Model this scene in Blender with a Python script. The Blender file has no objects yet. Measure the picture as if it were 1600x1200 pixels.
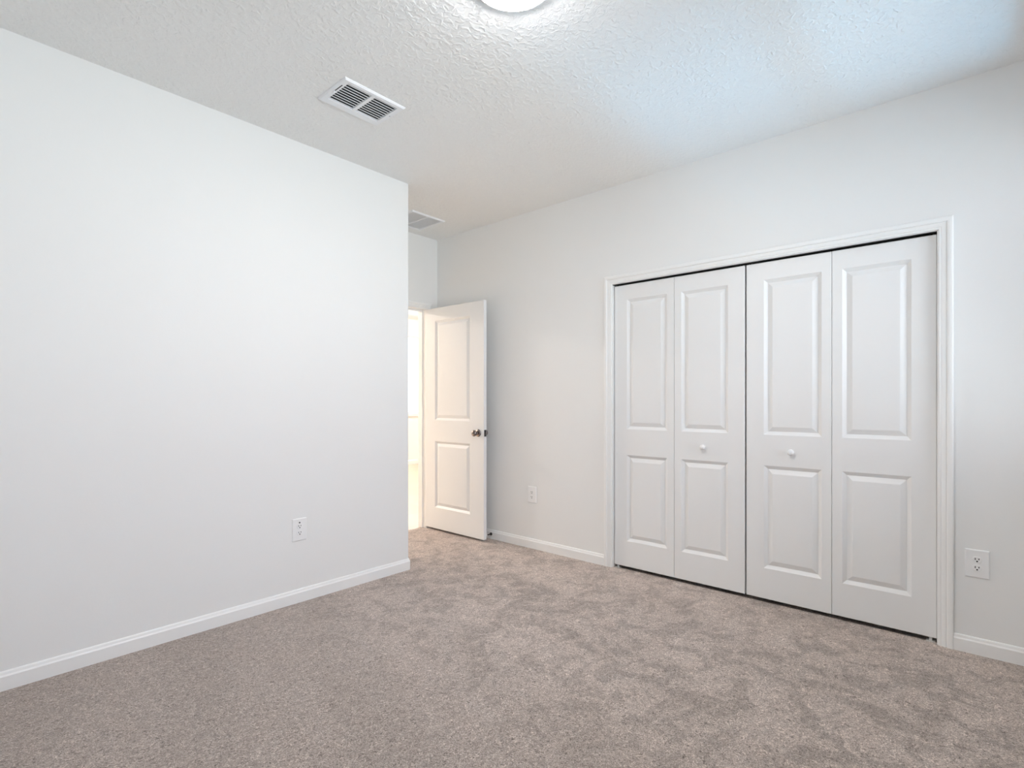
import bpy, bmesh, math
from mathutils import Vector, Matrix

scene = bpy.context.scene
COL = scene.collection

# ------------------------------------------------------------------ camera
# Room axes: x runs along the left wall (away from camera), y runs along the closet wall, z is up.
cam_data = bpy.data.cameras.new('camera')
cam = bpy.data.objects.new('camera', cam_data)
COL.objects.link(cam)
cam_data.sensor_fit = 'HORIZONTAL'
cam_data.sensor_width = 36.0
cam_data.lens = 820.6 / 1600 * 36.0
cam_data.shift_y = 26.3 / 1600
cam_data.clip_start = 0.02
cam.location = (0.0, 0.0, 1.2)
cam.rotation_euler = (math.radians(90), 0, math.atan2(0.66005, 0.75123) - math.radians(90))
scene.camera = cam

# ------------------------------------------------------------------ exposure
scene.view_settings.view_transform = 'Standard'
scene.view_settings.look = 'None'
scene.view_settings.gamma = 1.0
scene.view_settings.use_curve_mapping = False
scene.view_settings.exposure = 0.8
scene.cycles.max_bounces = 16
scene.cycles.diffuse_bounces = 10
scene.cycles.sample_clamp_indirect = 8.0

# ------------------------------------------------------------------ daylight
SKY = (2.4, 2.4, 2.75)         # sky dome, cut down by the eaves
GROUND = (3.65, 3.95, 4.2)      # pale sunlit ground outside
NEAR_FILL = (13.0, 54.0, 92.0)      # added blue fill from steeply below, tints ceiling and wall near the windows
world = bpy.data.worlds.new('daylight')
scene.world = world
world.use_nodes = True
wn, wl = world.node_tree.nodes, world.node_tree.links
bg = wn['Background']
bg.inputs['Strength'].default_value = 1.0
w_tc = wn.new('ShaderNodeTexCoord'); w_sep = wn.new('ShaderNodeSeparateXYZ')
w_map = wn.new('ShaderNodeMapRange'); w_map.inputs['From Min'].default_value = -1.0; w_map.inputs['From Max'].default_value = 1.0
w_mix = wn.new('ShaderNodeValToRGB')
def w_stop(z, rgb):
    e = w_mix.color_ramp.elements.new((z + 1) / 2); e.color = (*rgb, 1)
w_mix.color_ramp.elements.remove(w_mix.color_ramp.elements[0])
w_mix.color_ramp.elements[0].position = 1.0; w_mix.color_ramp.elements[0].color = (*SKY, 1)
w_stop(-0.79, NEAR_FILL); w_stop(-0.59, GROUND)
w_stop(-0.08, GROUND); w_stop(0.08, SKY)
wl.new(w_tc.outputs['Generated'], w_sep.inputs[0]); wl.new(w_sep.outputs['Z'], w_map.inputs['Value'])
wl.new(w_map.outputs[0], w_mix.inputs['Fac']); wl.new(w_mix.outputs['Color'], bg.inputs['Color'])

LAMP = (70.0, 66.5, 65.0)
HALL_LAMP = (345.0, 300.0, 262.0)
FAR_FILL = (120.0, 117.0, 115.0)  # unseen second hall lamp, added to brighten the far hall wall

# ------------------------------------------------------------------ dimensions
H = 2.745          # ceiling height
XR = 3.325         # closet (right) wall plane
YL = 3.025         # left wall plane
XE = 2.326         # outside corner where the left wall ends
YB = 3.88          # door wall plane, end of the entry nook
YW = -0.50         # window wall plane
XB = -0.47         # wall behind the camera
T = 0.115          # wall thickness
HALL_Y = 8.0
HALL_X0, HALL_X1 = 1.2, 7.8
CL0, CL1, CLT = 0.135, 1.957, 2.037      # closet opening
DO0, DO1, DOT = 2.408, 3.186, 2.060      # door opening (x, x, top)
WIN_A, WIN_FILL = (1.95, 3.20), (0.10, 1.35)   # bedroom window; second one added to light the left wall (x ranges)
WZ0, WZ1 = 0.92, 2.42
GX0, GX1, GZ0, GZ1 = 5.35, 7.25, 0.955, 2.42   # hall window

for nm, loc, rot, sx, sy in (
        ('portal_bedroom', (sum(WIN_A)/2, YW-0.10, (WZ0+WZ1)/2), 90, WIN_A[1]-WIN_A[0], WZ1-WZ0),
        ('portal_bedroom', (sum(WIN_FILL)/2, YW-0.10, (WZ0+WZ1)/2), 90, WIN_FILL[1]-WIN_FILL[0], WZ1-WZ0),
        ('portal_hall', ((GX0+GX1)/2, HALL_Y+0.05, (GZ0+GZ1)/2), -90, GX1-GX0, GZ1-GZ0)):
    ld = bpy.data.lights.new(nm, 'AREA')
    ld.shape = 'RECTANGLE'; ld.size = sx; ld.size_y = sy
    ld.cycles.is_portal = True
    lo = bpy.data.objects.new(nm, ld); COL.objects.link(lo)
    lo.location = loc
    lo.rotation_euler = (math.radians(rot), 0, 0)      # area lights shine along local -Z

# ------------------------------------------------------------------ materials
def new_mat(name):
    m = bpy.data.materials.new(name); m.use_nodes = True
    nt = m.node_tree
    return m, nt, nt.nodes['Principled BSDF']

def plain(name, rgb, rough=0.5, metal=0.0, spec=0.5, bump=None):
    m, nt, p = new_mat(name)
    p.inputs['Base Color'].default_value = (*rgb, 1)
    p.inputs['Roughness'].default_value = rough
    p.inputs['Metallic'].default_value = metal
    p.inputs['Specular IOR Level'].default_value = spec
    if bump:
        sc, st, dist = bump
        tc = nt.nodes.new('ShaderNodeTexCoord')
        nz = nt.nodes.new('ShaderNodeTexNoise'); nz.inputs['Scale'].default_value = sc; nz.inputs['Detail'].default_value = 3
        bp = nt.nodes.new('ShaderNodeBump'); bp.inputs['Strength'].default_value = st; bp.inputs['Distance'].default_value = dist
        nt.links.new(tc.outputs['Object'], nz.inputs['Vector'])
        nt.links.new(nz.outputs['Fac'], bp.inputs['Height'])
        nt.links.new(bp.outputs['Normal'], p.inputs['Normal'])
    return m

M = {}
M['wall'] = plain('wall_paint', (0.805, 0.805, 0.795), 0.75, spec=0.3, bump=(140, 0.10, 0.002))
M['trim'] = plain('trim_paint', (0.84, 0.84, 0.83), 0.38, spec=0.45)
M['door'] = plain('door_paint', (0.80, 0.80, 0.795), 0.42, spec=0.45, bump=(300, 0.05, 0.001))
M['plastic'] = plain('white_plastic', (0.83, 0.83, 0.83), 0.35)
M['slot'] = plain('dark_slot', (0.012, 0.012, 0.012), 0.6)
M['dark'] = plain('duct_dark', (0.035, 0.04, 0.045), 0.8)
M['vent'] = plain('vent_enamel', (0.82, 0.83, 0.85), 0.4)
M['nickel'] = plain('satin_nickel', (0.27, 0.235, 0.225), 0.15, metal=1.0)
M['steel'] = plain('dark_steel', (0.07, 0.07, 0.07), 0.35, metal=1.0)
M['zinc'] = plain('zinc_plate', (0.62, 0.62, 0.60), 0.45, metal=0.3)
M['rubber'] = plain('white_rubber', (0.75, 0.75, 0.73), 0.6)
M['sill'] = plain('marble_sill', (0.82, 0.81, 0.79), 0.3)
M['filter'] = plain('filter_grey', (0.40, 0.42, 0.42), 0.8)

def ceiling_mat():
    m, nt, p = new_mat('knockdown_ceiling')
    p.inputs['Base Color'].default_value = (0.83, 0.83, 0.82, 1)
    p.inputs['Roughness'].default_value = 0.62
    p.inputs['Specular IOR Level'].default_value = 0.35
    N, L = nt.nodes, nt.links
    tc = N.new('ShaderNodeTexCoord')
    n1 = N.new('ShaderNodeTexNoise'); n1.inputs['Scale'].default_value = 40; n1.inputs['Detail'].default_value = 2.5
    n1.inputs['Roughness'].default_value = 0.55; n1.inputs['Distortion'].default_value = 0.6
    r1 = N.new('ShaderNodeValToRGB')
    r1.color_ramp.elements[0].position = 0.44; r1.color_ramp.elements[1].position = 0.66
    n2 = N.new('ShaderNodeTexNoise'); n2.inputs['Scale'].default_value = 110; n2.inputs['Detail'].default_value = 2
    mx = N.new('ShaderNodeMath'); mx.operation = 'MULTIPLY_ADD'; mx.inputs[1].default_value = 0.25
    bp = N.new('ShaderNodeBump'); bp.inputs['Strength'].default_value = 0.64; bp.inputs['Distance'].default_value = 0.0035
    L.new(tc.outputs['Object'], n1.inputs['Vector']); L.new(tc.outputs['Object'], n2.inputs['Vector'])
    L.new(n1.outputs['Fac'], r1.inputs['Fac'])
    L.new(n2.outputs['Fac'], mx.inputs[0]); L.new(r1.outputs['Color'], mx.inputs[2])
    L.new(mx.outputs[0], bp.inputs['Height']); L.new(bp.outputs['Normal'], p.inputs['Normal'])
    return m
M['ceiling'] = ceiling_mat()

def carpet_mat():
    m, nt, p = new_mat('frieze_carpet')
    N, L = nt.nodes, nt.links
    p.inputs['Roughness'].default_value = 1.0
    p.inputs['Specular IOR Level'].default_value = 0.05
    p.inputs['Sheen Weight'].default_value = 0.45
    p.inputs['Sheen Tint'].default_value = (1.0, 0.90, 0.82, 1)
    p.inputs['Sheen Roughness'].default_value = 0.6
    tc = N.new('ShaderNodeTexCoord')
    def noise(scale, detail, rough=0.5, dist=0.0, vec=None):
        n = N.new('ShaderNodeTexNoise')
        n.inputs['Scale'].default_value = scale; n.inputs['Detail'].default_value = detail
        n.inputs['Roughness'].default_value = rough; n.inputs['Distortion'].default_value = dist
        L.new(vec or tc.outputs['Object'], n.inputs['Vector'])
        return n.outputs['Fac']
    def ramp(fac, stops):
        r = N.new('ShaderNodeValToRGB')
        el = r.color_ramp.elements
        while len(el) < len(stops): el.new(0.5)
        for e, (pos, v) in zip(el, stops):
            e.position = pos; e.color = (v, v, v, 1) if not isinstance(v, tuple) else (*v, 1)
        L.new(fac, r.inputs['Fac'])
        return r.outputs['Color']
    def mul(a, b):
        n = N.new('ShaderNodeMix'); n.data_type = 'RGBA'; n.blend_type = 'MULTIPLY'; n.inputs[0].default_value = 1
        L.new(a, n.inputs[6]); L.new(b, n.inputs[7]); return n.outputs[2]
    yarn = noise(95, 3.0, 0.65, 1.8)
    fibre = noise(260, 2.0, 0.6, 0.6)
    nap = noise(7.5, 5.0, 0.62, 0.9)
    mid = noise(22, 3.0, 0.6, 0.5)
    # vacuum tracks: broad soft stripes across the room
    mp = N.new('ShaderNodeMapping'); mp.inputs['Rotation'].default_value = (0, 0, math.radians(18))
    L.new(tc.outputs['Object'], mp.inputs['Vector'])
    wv = N.new('ShaderNodeTexWave'); wv.wave_type = 'BANDS'; wv.inputs['Scale'].default_value = 0.55
    wv.inputs['Distortion'].default_value = 1.6; wv.inputs['Detail'].default_value = 3; wv.inputs['Detail Scale'].default_value = 2.2
    L.new(mp.outputs[0], wv.inputs['Vector'])
    base = ramp(yarn, [(0.33, (0.055, 0.044, 0.038)), (0.43, (0.265, 0.218, 0.192)), (0.54, (0.358, 0.300, 0.268)), (0.67, (0.66, 0.575, 0.515))])
    c = mul(base, ramp(fibre, [(0.30, 0.62), (0.70, 1.32)]))
    # footprints roughed up the nap here; far carpet also painted lighter, as if better lit
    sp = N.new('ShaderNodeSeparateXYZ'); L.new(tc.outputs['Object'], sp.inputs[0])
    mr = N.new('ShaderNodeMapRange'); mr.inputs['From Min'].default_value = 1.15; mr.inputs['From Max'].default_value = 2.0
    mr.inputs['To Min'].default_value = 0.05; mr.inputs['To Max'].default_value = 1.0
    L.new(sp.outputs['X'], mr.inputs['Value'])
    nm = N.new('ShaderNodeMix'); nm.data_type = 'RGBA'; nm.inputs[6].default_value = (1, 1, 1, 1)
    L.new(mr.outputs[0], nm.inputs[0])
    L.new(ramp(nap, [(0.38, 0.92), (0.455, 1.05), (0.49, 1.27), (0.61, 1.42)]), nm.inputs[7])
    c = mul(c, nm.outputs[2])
    c = mul(c, ramp(mid, [(0.3, 0.91), (0.7, 1.08)]))
    c = mul(c, ramp(wv.outputs['Fac'], [(0.35, 0.965), (0.65, 1.03)]))
    L.new(c, p.inputs['Base Color'])
    ad = N.new('ShaderNodeMath'); ad.operation = 'MULTIPLY_ADD'; ad.inputs[1].default_value = 0.4
    L.new(fibre, ad.inputs[0]); L.new(yarn, ad.inputs[2])
    ad2 = N.new('ShaderNodeMath'); ad2.operation = 'MULTIPLY_ADD'; ad2.inputs[1].default_value = 1.5
    L.new(mid, ad2.inputs[0]); L.new(ad.outputs[0], ad2.inputs[2])
    bp = N.new('ShaderNodeBump'); bp.inputs['Strength'].default_value = 0.7; bp.inputs['Distance'].default_value = 0.006
    L.new(ad2.outputs[0], bp.inputs['Height']); L.new(bp.outputs['Normal'], p.inputs['Normal'])
    return m
M['carpet'] = carpet_mat()

def tile_mat():
    m, nt, p = new_mat('beige_tile')
    N, L = nt.nodes, nt.links
    tc = N.new('ShaderNodeTexCoord')
    br = N.new('ShaderNodeTexBrick'); br.offset = 0.5
    br.inputs['Color1'].default_value = (0.66, 0.55, 0.42, 1); br.inputs['Color2'].default_value = (0.62, 0.51, 0.39, 1)
    br.inputs['Mortar'].default_value = (0.50, 0.43, 0.35, 1)
    br.inputs['Scale'].default_value = 1.0; br.inputs['Mortar Size'].default_value = 0.004
    br.inputs['Brick Width'].default_value = 0.45; br.inputs['Row Height'].default_value = 0.45
    L.new(tc.outputs['Object'], br.inputs['Vector']); L.new(br.outputs['Color'], p.inputs['Base Color'])
    p.inputs['Roughness'].default_value = 0.35
    return m
M['tile'] = tile_mat()

def emit_mat(name, radiance):
    strength = max(radiance); rgb = [c / strength for c in radiance]
    m = bpy.data.materials.new(name); m.use_nodes = True
    nt = m.node_tree; nt.nodes.clear()
    o = nt.nodes.new('ShaderNodeOutputMaterial'); e = nt.nodes.new('ShaderNodeEmission')
    e.inputs['Color'].default_value = (*rgb, 1); e.inputs['Strength'].default_value = strength
    nt.links.new(e.outputs[0], o.inputs['Surface'])
    return m
M['lamp'] = emit_mat('lamp_diffuser_glow', LAMP)
M['hall_lamp'] = emit_mat('hall_lamp_diffuser_glow', HALL_LAMP)
M['far_fill'] = emit_mat('far_fill_glow', FAR_FILL)

def glass_mat():
    m = bpy.data.materials.new('window_glass'); m.use_nodes = True
    nt = m.node_tree; nt.nodes.clear(); N, L = nt.nodes, nt.links
    o = N.new('ShaderNodeOutputMaterial'); mx = N.new('ShaderNodeMixShader')
    fr = N.new('ShaderNodeFresnel'); fr.inputs['IOR'].default_value = 1.45
    tr = N.new('ShaderNodeBsdfTransparent'); tr.inputs['Color'].default_value = (0.95, 0.97, 0.97, 1)
    gl = N.new('ShaderNodeBsdfGlossy'); gl.inputs['Roughness'].default_value = 0.02
    L.new(fr.outputs[0], mx.inputs[0]); L.new(tr.outputs[0], mx.inputs[1]); L.new(gl.outputs[0], mx.inputs[2])
    L.new(mx.outputs[0], o.inputs['Surface'])
    return m
M['glass'] = glass_mat()

# ------------------------------------------------------------------ helpers
def link(name, bm, mat, parent=None, smooth=False, recalc=True):
    if recalc:
        bmesh.ops.recalc_face_normals(bm, faces=bm.faces)
    me = bpy.data.meshes.new(name)
    bm.to_mesh(me); bm.free()
    me.materials.append(mat)
    if smooth:
        for f in me.polygons: f.use_smooth = True
    o = bpy.data.objects.new(name, me); COL.objects.link(o)
    if parent: o.parent = parent
    return o

def tag(o, label=None, cat=None, group=None, kind=None):
    if label: o['label'] = label
    if cat: o['category'] = cat
    if group: o['group'] = group
    if kind: o['kind'] = kind
    return o

def thing(name, loc, label, cat, group=None, kind=None, rz=0.0):
    o = bpy.data.objects.new(name, None); COL.objects.link(o)
    o.empty_display_size = 0.05
    o.location = loc; o.rotation_euler = (0, 0, rz)
    return tag(o, label, cat, group, kind)

def box(bm, x0, x1, y0, y1, z0, z1, bevel=0.0, segs=2):
    r = bmesh.ops.create_cube(bm, size=1.0)
    vs = r['verts']
    for v in vs:
        v.co = Vector((x0 + (v.co.x + .5) * (x1 - x0), y0 + (v.co.y + .5) * (y1 - y0), z0 + (v.co.z + .5) * (z1 - z0)))
    if bevel > 0:
        es = list({e for v in vs for e in v.link_edges})
        bmesh.ops.bevel(bm, geom=es, offset=bevel, segments=segs, affect='EDGES', profile=0.5)
    return bm

def boxes(*specs, **kw):
    bm = bmesh.new()
    for s in specs: box(bm, *s, **kw)
    return bm

def prism(bm, pts, z0, z1):
    a = [bm.verts.new((x, y, z0)) for x, y in pts]
    b = [bm.verts.new((x, y, z1)) for x, y in pts]
    n = len(pts)
    for i in range(n):
        j = (i + 1) % n
        bm.faces.new((a[i], a[j], b[j], b[i]))
    bm.faces.new(a[::-1]); bm.faces.new(b)
    return bm

def lathe(bm, prof, seg=32, axis='Z', origin=(0, 0, 0)):
    """prof: list of (radius, height along axis)."""
    o = Vector(origin)
    def P(r, h, t):
        a, b = r * math.cos(t), r * math.sin(t)
        return o + (Vector((a, b, h)) if axis == 'Z' else Vector((h, a, b)) if axis == 'X' else Vector((a, h, b)))
    rings = []
    for r, h in prof:
        if r < 1e-6: rings.append([bm.verts.new(P(0, h, 0))])
        else: rings.append([bm.verts.new(P(r, h, 2 * math.pi * k / seg)) for k in range(seg)])
    for A, B in zip(rings, rings[1:]):
        if len(A) == 1 and len(B) == 1: continue
        for k in range(seg):
            l = (k + 1) % seg
            if len(A) == 1: bm.faces.new((A[0], B[k], B[l]))
            elif len(B) == 1: bm.faces.new((A[k], A[l], B[0]))
            else: bm.faces.new((A[k], A[l], B[l], B[k]))
    if len(rings[0]) > 1: bm.faces.new(rings[0][::-1])
    if len(rings[-1]) > 1: bm.faces.new(rings[-1])
    return bm

def sweep(bm, path, prof, side=1):
    """Sweep a closed profile [(offset, z)] along a floor path [(x, y)]; offset is to the left (side=1) of the path."""
    n = len(path); P = [Vector(p) for p in path]
    rows = []
    for i in range(n):
        d0 = (P[i] - P[i-1]).normalized() if i > 0 else None
        d1 = (P[i+1] - P[i]).normalized() if i < n - 1 else None
        d0 = d0 or d1; d1 = d1 or d0
        n0 = Vector((-d0.y, d0.x)) * side; n1 = Vector((-d1.y, d1.x)) * side
        m = (n0 + n1).normalized(); m = m / max(0.3, m.dot(n0))
        rows.append([bm.verts.new((P[i].x + m.x * o, P[i].y + m.y * o, z)) for o, z in prof])
    k = len(prof)
    for A, B in zip(rows, rows[1:]):
        for j in range(k):
            l = (j + 1) % k
            bm.faces.new((A[j], B[j], B[l], A[l]))
    bm.faces.new(rows[0][::-1]); bm.faces.new(rows[-1])
    return bm

def casing(bm, a0, a1, top, prof, place):
    """U-shaped mitred casing round an opening; prof = closed [(width offset, thickness)]; place(a, z, t) -> point."""
    rows = []
    for sx, a, z, up in ((-1, a0, 0, 0), (-1, a0, top, 1), (1, a1, top, 1), (1, a1, 0, 0)):
        rows.append([bm.verts.new(place(a + sx * w, z + up * w, t)) for w, t in prof])
    k = len(prof)
    for A, B in zip(rows, rows[1:]):
        for j in range(k):
            l = (j + 1) % k
            bm.faces.new((A[j], B[j], B[l], A[l]))
    bm.faces.new(rows[0][::-1]); bm.faces.new(rows[-1])
    return bm

CASE = [(0, 0), (0, .0075), (.0015, .009), (.008, .0095), (.0105, .0078), (.0125, .0100), (.020, .0112), (.028, .0118),
        (.0305, .0100), (.033, .0138), (.036, .0160), (.044, .0168), (.050, .0165), (.0545, .0150), (.057, .0120), (.057, 0)]
BASE = [(0, 0), (.014, 0), (.014, .058), (.0125, .0605), (.0095, .0645), (.0085, .0685), (.0070, .0740), (.0045, .0775), (.002, .0785), (0, .0785)]
PANEL = [(0.0, 0.0), (.0015, -.0008), (.0190, -.0130), (.0205, -.0136), (.0220, -.0130), (.046, -.0030), (.049, -.0024)]

def moulded_slab(bm, W, z0, z1, thick, px0, px1, rows, both=False):
    """Door slab standing in the plane y = 0 (front faces -y), width along x; rows = [(z0, z1)] of raised panels."""
    e = 0.0018
    def face_side(y, sgn):
        # sgn=+1: depth goes towards +y (front); -1: the back face
        xs = [e, px0, px1, W - e]
        zs = [z0 + e]
        for r0, r1 in rows: zs += [r0, r1]
        zs.append(z1 - e)
        grid = [[bm.verts.new((x, y, z)) for z in zs] for x in xs]
        for i in range(3):
            for j in range(len(zs) - 1):
                if i == 1 and j % 2 == 1:
                    prev = [grid[1][j], grid[2][j], grid[2][j+1], grid[1][j+1]]
                    for ins, d in PANEL[1:]:
                        yy = y - sgn * d
                        cur = [bm.verts.new((xs[1] + ins, yy, zs[j] + ins)), bm.verts.new((xs[2] - ins, yy, zs[j] + ins)),
                               bm.verts.new((xs[2] - ins, yy, zs[j+1] - ins)), bm.verts.new((xs[1] + ins, yy, zs[j+1] - ins))]
                        for k in range(4):
                            l = (k + 1) % 4
                            bm.faces.new((prev[k], prev[l], cur[l], cur[k]))
                        prev = cur
                    bm.faces.new(prev)
                else:
                    bm.faces.new((grid[i][j], grid[i+1][j], grid[i+1][j+1], grid[i][j+1]))
        loop = [grid[i][0] for i in range(4)] + [grid[3][j] for j in range(1, len(zs))] + \
               [grid[i][-1] for i in (2, 1, 0)] + [grid[0][j] for j in range(len(zs) - 2, 0, -1)]
        return loop
    def out(v, y):
        x = 0 if v.co.x < e * 1.5 else W if v.co.x > W - e * 1.5 else v.co.x
        z = z0 if v.co.z < z0 + e * 1.5 else z1 if v.co.z > z1 - e * 1.5 else v.co.z
        return bm.verts.new((x, y, z))
    def back_plain(y):
        zs = [z0 + e]
        for r0, r1 in rows: zs += [r0, r1]
        zs.append(z1 - e)
        xs = [e, px0, px1, W - e]
        pts = [(x, zs[0]) for x in xs] + [(xs[3], z) for z in zs[1:]] + [(xs[i], zs[-1]) for i in (2, 1, 0)] + [(xs[0], zs[j]) for j in range(len(zs) - 2, 0, -1)]
        vs = [bm.verts.new((x, y, z)) for x, z in pts]
        bm.faces.new(vs)
        return vs
    f = face_side(0.0, 1)
    b = face_side(thick, -1) if both else back_plain(thick)
    fo = [out(v, e) for v in f]; bo = [out(v, thick - e) for v in b]
    n = len(f)
    for A, B in ((f, fo), (fo, bo), (bo, b)):
        for k in range(n):
            l = (k + 1) % n
            bm.faces.new((A[k], A[l], B[l], B[k]))
    return bm

# ------------------------------------------------------------------ room shell
def structure(name, bm, mat, label, cat):
    return tag(link(name, bm, mat), label, cat, kind='structure')

XC = 4.05   # back of the closet
structure('floor', boxes((XB - T, XR + 0.027, YW - T, YB + 0.06, -0.12, 0.0)), M['carpet'],
          'greige frieze carpet covering the bedroom floor', 'floor')
structure('floor_closet', boxes((XR + 0.027, XC + T, YW - T, YB, -0.12, -0.016)), M['carpet'],
          'carpeted floor inside the closed closet', 'floor')
structure('ceiling', boxes((XB - T, XC + T, YW - T, YB + T, H, H + 0.12)), M['ceiling'],
          'white knockdown textured ceiling over the bedroom', 'ceiling')
# left wall with its soft outside corner and the return into the entry nook
r = 0.006
arc = [(XE - r + r * math.sin(a), YL + r - r * math.cos(a)) for a in [math.radians(15 * k) for k in range(7)]]
structure('wall_left', prism(bmesh.new(), [(XB - T, YL)] + arc + [(XE, YB), (XE - T, YB), (XE - T, YL + T), (XB - T, YL + T)], 0, H),
          M['wall'], 'plain white wall on the left ending in an outside corner', 'wall')
structure('wall_right', boxes((XR, XR + T, YW - T, CL0 - 0.02, 0, H), (XR, XR + T, CL1 + 0.02, YB, 0, H),
                              (XR, XR + T, CL0 - 0.02, CL1 + 0.02, CLT + 0.02, H)), M['wall'],
          'white wall on the right around the closet opening', 'wall')
structure('wall_back', boxes((HALL_X0, DO0 - 0.02, YB, YB + T, 0, H), (DO1 + 0.02, HALL_X1, YB, YB + T, 0, H),
                             (DO0 - 0.02, DO1 + 0.02, YB, YB + T, DOT + 0.02, H)), M['wall'],
          'white wall above the bedroom doorway at the end of the nook', 'wall')
structure('wall_front', boxes((XB, WIN_FILL[0], YW - T, YW, 0, H), (WIN_FILL[1], WIN_A[0], YW - T, YW, 0, H), (WIN_A[1], XR, YW - T, YW, 0, H),
                              *[b for w in (WIN_A, WIN_FILL) for b in ((*w, YW - T, YW, 0, WZ0), (*w, YW - T, YW, WZ1, H))]), M['wall'],
          'white wall with a bedroom window and an added fill window, right of the camera', 'wall')
structure('wall_rear', boxes((XB - T, XB, YW - T, YL, 0, H)), M['wall'], 'plain white wall behind the camera', 'wall')
structure('wall_closet', boxes((XC, XC + T, CL0 - 0.35, CL1 + 0.35, 0, H), (XR + T, XC, CL0 - 0.35 - T, CL0 - 0.35, 0, H),
                               (XR + T, XC, CL1 + 0.35, CL1 + 0.35 + T, 0, H)), M['wall'],
          'white walls inside the closed closet', 'wall')
# hall beyond the doorway
structure('floor_hall', boxes((HALL_X0, HALL_X1, YB + 0.06, HALL_Y, -0.12, -0.006)), M['tile'],
          'warm beige tiled hall floor beyond the doorway', 'floor')
structure('ceiling_hall', boxes((HALL_X0, HALL_X1, YB + T, HALL_Y, H, H + 0.12)), M['ceiling'], 'white hall ceiling beyond the doorway', 'ceiling')
structure('wall_hall_far', boxes((HALL_X0, GX0, HALL_Y, HALL_Y + T, 0, H), (GX1, HALL_X1, HALL_Y, HALL_Y + T, 0, H),
                                 (GX0, GX1, HALL_Y, HALL_Y + T, 0, GZ0), (GX0, GX1, HALL_Y, HALL_Y + T, GZ1, H)), M['wall'],
          'bright white far wall of the hall seen through the doorway', 'wall')
structure('wall_hall_left', boxes((HALL_X0 - T, HALL_X0, YB, HALL_Y + T, -0.12, H)), M['wall'], 'white left wall of the hall', 'wall')
structure('wall_hall_right', boxes((HALL_X1, HALL_X1 + T, YB, HALL_Y + T, -0.12, H)), M['wall'], 'white right wall of the hall', 'wall')

# baseboards
bb = bmesh.new()
arc2 = [(XE - r + r * math.sin(a), YL + r - r * math.cos(a)) for a in [math.radians(22.5 * k) for k in range(5)]]
sweep(bb, [(XB, YL)] + arc2 + [(XE, YB)], BASE, side=-1)
structure('baseboard_left', bb, M['trim'], 'white baseboard along the left wall and round its corner', 'baseboard')
structure('baseboard_right', sweep(bmesh.new(), [(XR, CL1 + 0.063), (XR, YB)], BASE, side=1), M['trim'],
          'white baseboard between the open door and the closet', 'baseboard')
structure('baseboard_window_side', sweep(bmesh.new(), [(XR, YW), (XR, CL0 - 0.063)], BASE, side=1), M['trim'],
          'short white baseboard right of the closet', 'baseboard')
structure('baseboard_front', sweep(bmesh.new(), [(XB, YW), (XR, YW)], BASE, side=1), M['trim'], 'white baseboard under the bedroom windows', 'baseboard')
structure('baseboard_rear', sweep(bmesh.new(), [(XB, YL), (XB, YW)], BASE, side=1), M['trim'], 'white baseboard behind the camera', 'baseboard')
structure('baseboard_hall', sweep(bmesh.new(), [(HALL_X1, HALL_Y), (HALL_X0, HALL_Y)], [(o, z * 1.2 - 0.006) for o, z in BASE], side=1), M['trim'],
          'white baseboard at the foot of the far hall wall', 'baseboard')

# closet casing + jamb
def place_closet(a, z, t): return (XR - t, a, z)
structure('trim_1', casing(bmesh.new(), CL0 - 0.006, CL1 + 0.006, CLT + 0.004, CASE, place_closet), M['trim'],
          'white moulded casing round the closet doors', 'trim')
structure('trim_2', boxes((XR, XR + T, CL0 - 0.02, CL0, 0, CLT + 0.02), (XR, XR + T, CL1, CL1 + 0.02, 0, CLT + 0.02),
                          (XR, XR + T, CL0, CL1, CLT, CLT + 0.02)), M['trim'], 'white jamb lining the closet opening', 'trim')
# doorway casing + jamb
def place_back(a, z, t): return (a, YB - t, z)
structure('trim_3', casing(bmesh.new(), DO0 - 0.004, DO1 + 0.004, DOT + 0.004, CASE, place_back), M['trim'],
          'white moulded casing round the bedroom doorway', 'trim')
structure('trim_4', boxes((DO0 - 0.02, DO0, YB, YB + T, 0, DOT + 0.02), (DO1, DO1 + 0.02, YB, YB + T, 0, DOT + 0.02),
                          (DO0, DO1, YB, YB + T, DOT, DOT + 0.02),
                          (DO0, DO0 + 0.011, YB + 0.045, YB + 0.08, 0, DOT), (DO1 - 0.011, DO1, YB + 0.045, YB + 0.08, 0, DOT),
                          (DO0 + 0.011, DO1 - 0.011, YB + 0.045, YB + 0.08, DOT - 0.018, DOT)), M['trim'],
          'white door jamb with stop lining the bedroom doorway', 'trim')

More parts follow.
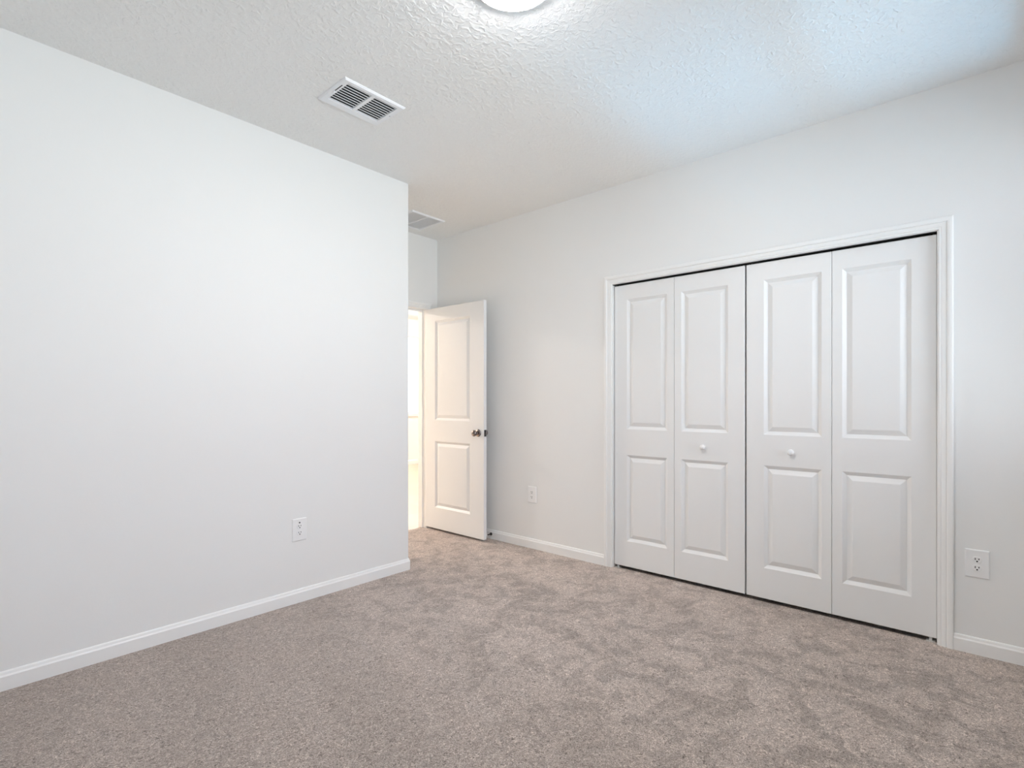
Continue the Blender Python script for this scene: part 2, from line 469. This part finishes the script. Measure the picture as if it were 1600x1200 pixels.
# windows
def window(name, x0, x1, z0, z1, ya, yb, sill_side, label, mullions):
    w = thing(name, ((x0 + x1) / 2, (ya + yb) / 2, z0), label, 'window', kind='structure')
    ox, oy, oz = w.location
    def B(*s, **k): return boxes(*[(a - ox, b - ox, c - oy, d - oy, e - oz, f - oz) for a, b, c, d, e, f in s], **k)
    ym = (ya + yb) / 2
    f = 0.03
    edges = [x0] + mullions + [x1]
    frame = [(x0, x1, ym - .03, ym + .03, z0, z0 + f), (x0, x1, ym - .03, ym + .03, z1 - f, z1)]
    frame += [(x0, x0 + f, ym - .03, ym + .03, z0 + f, z1 - f), (x1 - f, x1, ym - .03, ym + .03, z0 + f, z1 - f)]
    frame += [(m - .035, m + .035, ym - .03, ym + .03, z0 + f, z1 - f) for m in mullions]
    link('window_frame', B(*frame), M['trim'], w)
    zm = z0 + (z1 - z0) * 0.54
    for a, b in zip(edges, edges[1:]):
        a2 = a + (f if a == x0 else .035); b2 = b - (f if b == x1 else .035)
        link('meeting_rail', B((a2, b2, ym - .02, ym + .02, zm - .016, zm + .016)), M['trim'], w)
        link('window_pane', B((a2, b2, ym - .003, ym + .003, z0 + f, zm - .016)), M['glass'], w)
        link('window_pane', B((a2, b2, ym - .003, ym + .003, zm + .016, z1 - f)), M['glass'], w)
    if sill_side > 0: s = (x0 - .03, x1 + .03, yb - 0.002, yb + .050, z0 - .028, z0)
    else: s = (x0 - .03, x1 + .03, ya - .035, ya + 0.002, z0 - .045, z0)
    link('window_sill', B(s, bevel=0.006), M['sill'], w)
    return w
window('window_1', *WIN_A, WZ0, WZ1, YW - T, YW - 0.02, 1, 'white framed bedroom window nearest the closet wall', [])
window('fill_window', *WIN_FILL, WZ0, WZ1, YW - T, YW - 0.02, 1, 'white framed unseen window added beside the camera to light the left wall', [])
window('window_2', GX0, GX1, GZ0, GZ1, HALL_Y, HALL_Y + T, -1, 'bright hall window seen through the doorway gap', [])

# ------------------------------------------------------------------ closet bifold doors
LW = (CL1 - CL0 - 0.004 - 0.006 - 0.002 - 0.010) / 4
FACE = XR + 0.021
def bifold(name, y_hi, label, knob_leaf):
    """One bifold pair; its left edge (as seen) at y = y_hi, running towards smaller y."""
    t = thing(name, (FACE, y_hi, 0.0), label, 'closet door', 'bifold closet doors', 'structure')
    z0, z1 = 0.021, CLT - 0.011
    for k in range(2):
        bm = bmesh.new()
        if k == 0: p0, p1 = 0.099, LW - 0.048
        else: p0, p1 = 0.048, LW - 0.099
        moulded_slab(bm, LW, z0, z1, 0.034, p0, p1, [(0.203, 0.815), (0.998, 1.922)])
        # local: width x -> world -y ; depth y -> world +x
        bmesh.ops.transform(bm, matrix=Matrix(((0, 1, 0, 0), (-1, 0, 0, -k * (LW + 0.002)), (0, 0, 1, 0), (0, 0, 0, 1))), verts=bm.verts)
        leaf = link('door_leaf', bm, M['door'], t)
        if k == knob_leaf:
            ky = -k * (LW + 0.002) - ((p0 + p1) / 2)
            kb = lathe(bmesh.new(), [(.0105, 0), (.0105, -.003), (.0075, -.007), (.008, -.013), (.0145, -.018), (.0178, -.024), (.0172, -.030),
                                     (.0125, -.0345), (.006, -.0362), (0, -.0366)][::1], 28, 'X', (0, ky, 0.903))
            link('door_knob', kb, M['plastic'], leaf, smooth=True)
        # pivot / guide pin at the top
        py = -0.02 if k == 0 else -(2 * LW + 0.002) + 0.02
        link('pivot_pin', lathe(bmesh.new(), [(.004, z1 - 0.002), (.004, CLT)], 12, 'Z', (0.012, py, 0)), M['nickel'], t, smooth=True)
    oy = -0.024 if name == 'door_2' else -(2 * LW + 0.002) + 0.024
    link('floor_bracket', boxes((-0.006, 0.03, oy - 0.018, oy + 0.018, -0.001, 0.003), (0.008, 0.02, oy - .006, oy + .006, 0.003, z0)), M['zinc'], t)
    return t
bifold('door_2', CL1 - 0.006, 'left pair of white bifold closet doors with knob on right leaf', 1)
bifold('door_3', CL1 - 0.006 - 2 * LW - 0.002 - 0.010, 'right pair of white bifold closet doors with knob on left leaf', 0)
tag(link('trim_5', boxes((XR + 0.004, XR + 0.04, CL0, CL1, CLT - 0.003, CLT)), M['steel']), 'steel track over the closet doors', 'trim', kind='structure')

# ------------------------------------------------------------------ open bedroom door
DX = 3.180      # face turned to the room
DW, DT = 0.762, 0.035
door = thing('door_1', (DX, YB - 0.006, 0), 'white two panel bedroom door standing open with metal knob', 'door', kind='structure')
bm = moulded_slab(bmesh.new(), DW, 0.021, 2.056, DT, 0.130, DW - 0.165, [(0.215, 0.828), (1.022, 1.940)], both=True)
bmesh.ops.transform(bm, matrix=Matrix(((0, 1, 0, 0), (-1, 0, 0, 0), (0, 0, 1, 0), (0, 0, 0, 1))), verts=bm.verts)
leaf = link('door_leaf', bm, M['door'], door)
ky, kz = -(DW - 0.066), 0.925
KNOB = [(.0325, 0), (.0325, -.004), (.029, -.008), (.017, -.012), (.012, -.017), (.0115, -.028), (.0165, -.034), (.0245, -.041),
        (.0272, -.049), (.0258, -.057), (.0195, -.0625), (.009, -.0655), (0, -.066)]
for sgn in (1, -1):
    ox = 0 if sgn == 1 else DT
    k = link('door_knob', lathe(bmesh.new(), [(a, b * sgn) for a, b in KNOB[3:]], 32, 'X', (ox, ky, kz)), M['nickel'], door, smooth=True)
    link('knob_rose', lathe(bmesh.new(), [(a, b * sgn) for a, b in KNOB[:4]], 32, 'X', (ox, ky, kz)), M['nickel'], k, smooth=True)
lp = link('latch_plate', boxes((0.005, DT - 0.005, -DW - 0.0012, -DW + 0.001, kz - 0.028, kz + 0.028), bevel=0.0005), M['steel'], door)
lb = bmesh.new()
prism(lb, [(0.0105, -DW), (0.0245, -DW), (0.0245, -DW - 0.002), (0.013, -DW - 0.011), (0.0105, -DW - 0.011)], kz - 0.008, kz + 0.008)
link('latch_bolt', lb, M['nickel'], lp)
# ------------------------------------------------------------------ door stop on the baseboard
ds = thing('door_stop', (XR - 0.014, 3.150, 0.043), 'small metal door stop on the baseboard behind the open door', 'door stop')
link('base_flange', lathe(bmesh.new(), [(.013, 0), (.013, -.004), (.008, -.008)], 20, 'X'), M['steel'], ds, smooth=True)
link('rod', lathe(bmesh.new(), [(.005, -.006), (.0045, -.060)], 16, 'X'), M['steel'], ds, smooth=True)
link('bumper_tip', lathe(bmesh.new(), [(.0085, -.056), (.0095, -.060), (.0095, -.070), (.007, -.0745), (0, -.0755)], 18, 'X'), M['rubber'], ds, smooth=True)

# ------------------------------------------------------------------ wall outlets
def outlet(loc, rz, label, dot=False):
    """Local frame: plate faces -y."""
    o = thing('wall_outlet', loc, label, 'outlet', 'wall outlets', rz=rz)
    bm = bmesh.new()
    w, h = 0.0445, 0.0665
    ringsd = [(w, h, 0.0), (w, h, -.0025), (w - .002, h - .002, -.0048), (w - .005, h - .005, -.0058)]
    prev = None
    for a, b, d in ringsd:
        cur = [bm.verts.new((sx * a, d, sz * b)) for sx, sz in ((-1, -1), (1, -1), (1, 1), (-1, 1))]
        if prev:
            for k in range(4): bm.faces.new((prev[k], prev[(k+1) % 4], cur[(k+1) % 4], cur[k]))
        else: bm.faces.new(cur)
        prev = cur
    bm.faces.new(prev)
    link('cover_plate', bm, M['plastic'], o)
    for cz in (0.0195, -0.0195):
        bm = bmesh.new()
        pts = []
        for k in range(40):
            a = 2 * math.pi * k / 40
            pts.append((0.0172 * math.cos(a), max(-0.0143, min(0.0143, 0.0172 * math.sin(a)))))
        f0 = [bm.verts.new((x, -.0050, cz + z)) for x, z in pts]
        f1 = [bm.verts.new((x, -.0078, cz + z)) for x, z in pts]
        f2 = [bm.verts.new((x * .94, -.0084, cz + z * .94)) for x, z in pts]
        for A, B in ((f0, f1), (f1, f2)):
            for k in range(40): bm.faces.new((A[k], A[(k+1) % 40], B[(k+1) % 40], B[k]))
        bm.faces.new(f2)
        rc = link('receptacle', bm, M['plastic'], o)
        link('slot', boxes((-.0082, -.0050, -.0088, -.0070, cz - .0010, cz + .0085)), M['slot'], rc)
        link('slot', boxes((.0050, .0082, -.0088, -.0070, cz + .0002, cz + .0078)), M['slot'], rc)
        g = bmesh.new(); lathe(g, [(.0034, -.0070), (.0034, -.0088)], 14, 'Y', (0, 0, cz - .0072))
        link('ground_hole', g, M['slot'], rc)
    link('screw', lathe(bmesh.new(), [(.003, -.0050), (.003, -.0066), (.002, -.0072)], 14, 'Y', (0, 0, 0)), M['plastic'], o)
    if dot:
        link('indicator_dot', lathe(bmesh.new(), [(.0046, -.0050), (.0046, -.0068)], 14, 'Y', (0, 0, .0415)), M['slot'], o)
    return o
outlet((1.517, YL, 0.432), 0, 'white wall outlet with a black dot, on the left wall above its baseboard', True)
outlet((XR, 2.700, 0.436), math.radians(-90), 'smallest looking white wall outlet, on the wall between open door and closet')
outlet((XR, -0.013, 0.428), math.radians(-90), 'white wall outlet on the short wall right of the closet')

# ------------------------------------------------------------------ ceiling register and return grille
def pyramid_frame(bm, x0, x1, y0, y1, bx, by0, by1, d):
    """Stamped rim: outer edge on z=0, bevel down to z=-d, flat face, inner opening lip going up."""
    rings = [(0, 0, 0, 0), (0, 0, 0, -d * .35), (.006, .006, .006, -d), (bx, by0, by1, -d), (bx, by0, by1, 0.004)]
    prev = None
    for ix, i0, i1, z in rings:
        cur = [bm.verts.new(p) for p in ((x0 + ix, y0 + i0, z), (x1 - ix, y0 + i0, z), (x1 - ix, y1 - i1, z), (x0 + ix, y1 - i1, z))]
        if prev:
            for k in range(4): bm.faces.new((prev[k], prev[(k+1) % 4], cur[(k+1) % 4], cur[k]))
        prev = cur
    return bm

def slat_box(bm, x0, x1, yc, zc, w, th, ang):
    n0 = len(bm.verts)
    r_ = bmesh.ops.create_cube(bm, size=1.0)
    for v in r_['verts']:
        a, bb_ = v.co.y * w, v.co.z * th
        v.co = Vector((x0 + (v.co.x + .5) * (x1 - x0), yc + a * math.cos(ang) - bb_ * math.sin(ang), zc + a * math.sin(ang) + bb_ * math.cos(ang)))

vx, vy = 0.352 / 2, 0.262 / 2
v = thing('ceiling_vent', (1.531, 2.378, H), 'white ceiling register with dark open louvres near the left wall', 'vent')
bx, o0, o1 = 0.031, -vy + 0.026, vy - 0.048       # side border, opening in y
link('frame', pyramid_frame(bmesh.new(), -vx, vx, -vy, vy, bx, 0.026, 0.048, 0.011), M['vent'], v, recalc=False)
link('centre_bar', boxes((-.0095, .0095, o0, o1, -.011, -.002)), M['vent'], v)
n = 9; pitch = (o1 - o0) / n
for s in (-1, 1):
    bm = bmesh.new()
    for k in range(n):
        a, b = (-vx + bx, -.0095) if s < 0 else (.0095, vx - bx)
        slat_box(bm, a, b, o0 + pitch * (k + .62), -.0062, .0135, .0012, math.radians(19))
    link('louvre', bm, M['vent'], v)
link('duct_opening', boxes((-vx + bx, vx - bx, o0, o1, -.0003, .0)), M['dark'], v)
lv = link('damper_lever', boxes((-vx + .014, -vx + .021, -.006, .014, -.019, -.010), bevel=.001), M['vent'], v)
link('lever_slot', boxes((-vx + .0155, -vx + .0205, -.074, -.006, -.0114, -.0108)), M['slot'], lv)
link('screw', lathe(bmesh.new(), [(.0035, -.0108), (.0033, -.0124), (0, -.013)], 12, 'Z', (vx - .016, -.014, 0)), M['filter'], v)

gx, gy = 0.352 / 2, 0.355 / 2
g = thing('return_grille', (2.835, 3.585, H), 'white square return air grille on the ceiling before the doorway', 'vent')
link('frame', pyramid_frame(bmesh.new(), -gx, gx, -gy, gy, 0.022, 0.022, 0.022, 0.011), M['vent'], g, recalc=False)
link('centre_bar', boxes((-.007, .007, -gy + .022, gy - .022, -.0105, -.001)), M['vent'], g)
for s in (-1, 1):
    bm = bmesh.new(); n = 22; span = 2 * gy - .044
    for k in range(n):
        a, b = (-gx + .022, -.007) if s < 0 else (.007, gx - .022)
        slat_box(bm, a, b, -span / 2 + span * (k + .5) / n, -.005, .0150, .001, math.radians(10))
    link('louvre', bm, M['vent'], g)
link('filter_panel', boxes((-gx + .022, gx - .022, -gy + .022, gy - .022, -.0003, 0)), M['filter'], g)

# ------------------------------------------------------------------ ceiling lamps
def flush_lamp(name, loc, R, depth, glow, label):
    l = thing(name, loc, label, 'ceiling light')
    link('base_pan', lathe(bmesh.new(), [(R * .97, 0), (R * .985, -.003), (R * .985, -.020), (R * .975, -.0235), (R * .955, -.0235), (R * .945, -.020), (R * .945, -.010)], 64, 'Z'), M['plastic'], l, smooth=False)
    prof = []
    for k in range(0, 10):
        a = math.radians(90 * k / 9)
        prof.append((R * .94 * math.cos(a) if k < 9 else 0, -.019 - (depth - .019) * math.sin(a)))
    link('dome_diffuser', lathe(bmesh.new(), prof, 64, 'Z'), glow, l, smooth=True)
    return l
flush_lamp('ceiling_light', (1.435, 1.255, H), 0.152, 0.054, M['lamp'], 'round glowing dome light on the bedroom ceiling at the top edge')
flush_lamp('ceiling_light', (1.95, 6.9, H), 0.150, 0.085, M['hall_lamp'], 'round warm dome light on the hall ceiling left of the doorway')
flush_lamp('ceiling_light', (5.7, 6.7, H), 0.150, 0.085, M['far_fill'], 'unseen dome light added near the hall window to brighten the far wall')
